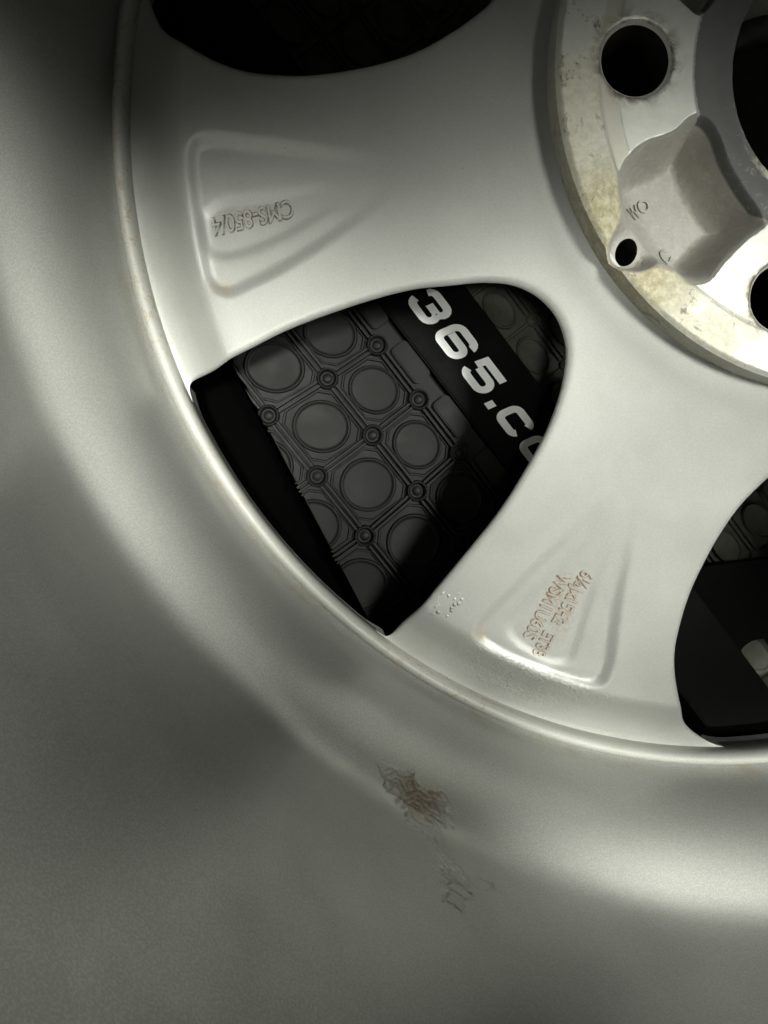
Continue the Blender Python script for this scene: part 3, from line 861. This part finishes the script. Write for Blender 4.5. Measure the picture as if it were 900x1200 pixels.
for q in (69.9, 69.5, 69.1, 60.95, 60.65, 60.35, 57.05, 56.75, 56.45, 39.65, 39.25, 38.85): hp.append(circle(q, 0.9))
q = 30.2
while q < 70: hp.append(circle(q, 1.1)); q += 1.1
hp = np.vstack(hp)
rr = np.hypot(hp[:, 0], hp[:, 1]); ok = (rr < HR - 0.15) & (rr > 29.75)
for L in holes + vents: ok &= sdf(hp, ccw(L)) > 0.12
hp = hp[ok]
# thin out near-duplicates
key = np.round(hp / 0.22).astype(int); _, ui = np.unique(key, axis=0, return_index=True); hp = hp[ui]
oc = circle(HR, 0.8); ic = circle(29.6, 0.7)
hl = [oc, ic] + holes + vents
H2, HF = triangulate(hl, hp)
cen = H2[HF].mean(1); rr = np.hypot(cen[:, 0], cen[:, 1]); keep = (rr < HR) & (rr > 29.55)
for L in holes + vents: keep &= sdf(cen, ccw(L)) > 0
HF = HF[keep]
H3 = np.c_[H2, hub_z(H2)]; HN = vnormals(H3, HF)
n = len(H3); cnt = set()
for f in HF:
    for i in range(3): cnt.add((f[i], f[(i + 1) % 3]))
be = [e for e in cnt if (e[1], e[0]) not in cnt]
W = []; WN = []; WF = []; idx = {}; e2n = defaultdict(lambda: np.zeros(3))
for a, b in be:
    d = H3[b] - H3[a]; nn = np.array((d[1], -d[0], 0)); e2n[a] = e2n[a] + nn; e2n[b] = e2n[b] + nn
for a in e2n:
    q = e2n[a] / (np.linalg.norm(e2n[a]) + 1e-9); idx[a] = n + len(W)
    ro = math.hypot(H3[a][0], H3[a][1])
    W += [H3[a], np.array((H3[a][0], H3[a][1], 31.0 if ro > HR - 0.5 else -5.0))]; WN += [q, q]
BH = []
for a, b in be:
    q = (idx[b], idx[a], idx[a] + 1, idx[b] + 1); ro = math.hypot(H3[a][0], H3[a][1])
    (BH if 33 < ro < HR - 0.5 else WF).append(q)
hub = mesh_obj('hub_flange', np.vstack([H3, np.array(W)]), [tuple(f) for f in HF] + WF, M['hub'], wheel, normals=np.vstack([HN, np.array(WN)]))
# bolt and vent bores, each a sleeve with the hole's shade put into its colour
HW = np.vstack([H3, np.array(W)]); HWN = np.vstack([HN, np.array(WN)])
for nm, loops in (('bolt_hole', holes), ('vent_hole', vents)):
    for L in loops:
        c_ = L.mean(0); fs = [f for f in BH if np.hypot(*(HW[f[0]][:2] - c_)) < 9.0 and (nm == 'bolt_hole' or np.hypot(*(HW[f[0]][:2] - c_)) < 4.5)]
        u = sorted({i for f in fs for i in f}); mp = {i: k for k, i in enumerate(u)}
        mesh_obj(nm, HW[u], [tuple(mp[i] for i in f) for f in fs], M['bore_shade'], hub, normals=HWN[u])
def hzf(P): return hub_z(np.asarray(P))
place_text('cast_mark', 'WO', (-47.6, -30.2), (0.82, 0.57), (-0.57, 0.82), 3.0, 7.0, hzf, M['hub'], hub, extrude=0.6, bold=0.02)
place_text('cast_mark', 'C', (-38.9, -40.2), (0.8, 0.6), (-0.6, 0.8), 3.4, 3.2, hzf, M['hub'], hub, extrude=0.6, bold=0.03)
lathe('bore_ring', [(24.5, 4), (24.5, 10), (25.2, 11), (29.4, 11.5), (29.4, 4)], M['bore_ring'], wheel, 96)

# blistered, corroded paint on the barrel: a relief patch that sinks under the wall round its edge
from mathutils import noise as mn
bz = np.array([p[1] for p in bar[2:23]]); br = np.array([p[0] for p in bar[2:23]])
def barrel_pt(az_, z):
    r_ = np.interp(z, bz, br); dr = (np.interp(z + 0.8, bz, br) - np.interp(z - 0.8, bz, br)) / 1.6
    a = math.radians(az_); nrm = np.array((-math.cos(a), -math.sin(a), dr)); nrm /= np.linalg.norm(nrm)
    return np.array((r_ * math.cos(a), r_ * math.sin(a), z)), nrm
na, nz = 190, 210
A = np.linspace(234.5, 247.0, na); Z = np.linspace(34.0, 82.0, nz)
spots = [(236.9, 38.9, 1.5, 3.2), (238.4, 40.0, 2.0, 4.2), (240.0, 40.5, 2.0, 4.5), (239.6, 46.5, 1.4, 4.0), (240.6, 51, 1.1, 5), (241.2, 57, 1.2, 6), (241.4, 63, 1.4, 6), (242.6, 59, 1.0, 3.0), (243.6, 56.0, 0.9, 1.8), (241.0, 70, 1.0, 5)]
Vp = []
for a in A:
    for z in Z:
        p, nrm = barrel_pt(a, z)
        q = Vector((p[0], p[1], p[2]))
        wv = mn.noise_vector(q * 0.16) * 1.6 + mn.noise_vector(q * 0.5) * 0.6
        aa = a + wv.x * 0.55; zz = z + wv.y * 2.2
        m = max(math.exp(-(((aa - s_[0]) / s_[2]) ** 2 + ((zz - s_[1]) / s_[3]) ** 2) * 1.1) for s_ in spots)
        m = min(1, max(0, (m - 0.2) / 0.5)); m = m * m * (3 - 2 * m)
        worm = 1 - min(1, abs(mn.noise(q * 0.42 + wv * 0.8)) * 4.2)
        flake = 0.5 + 0.5 * mn.fractal(q * 0.75 + wv, 0.8, 2.1, 3)
        h = -0.10 + m * (0.10 + 0.42 * worm * worm * (0.35 + 0.65 * flake) + 0.10 * flake)
        Vp.append(p + nrm * h)
Fp = [(i * nz + j, i * nz + j + 1, (i + 1) * nz + j + 1, (i + 1) * nz + j) for i in range(na - 1) for j in range(nz - 1)]
def blister_extra(t, v, c, r, nrm):
    fine = t.noise(v, 380, 5, 0.7, 1.2)
    b = t.math('MULTIPLY', t.blob(v, (-98, -163.6, 40), (10, 8, 9), 0.3, 1.0), t.ramp(fine, 0.3, 0.6, 0.3, 0.9))
    return t.mix(b, c, (0.15, 0.108, 0.065)), r, nrm
M['blister'] = silver('blistered_paint', base=(0.29, 0.29, 0.262), extra=blister_extra, rough=0.45)
tag(mesh_obj('corroded_patch', Vp, Fp, M['blister'], barrel), 'blistered and rusty patch of lifted paint')
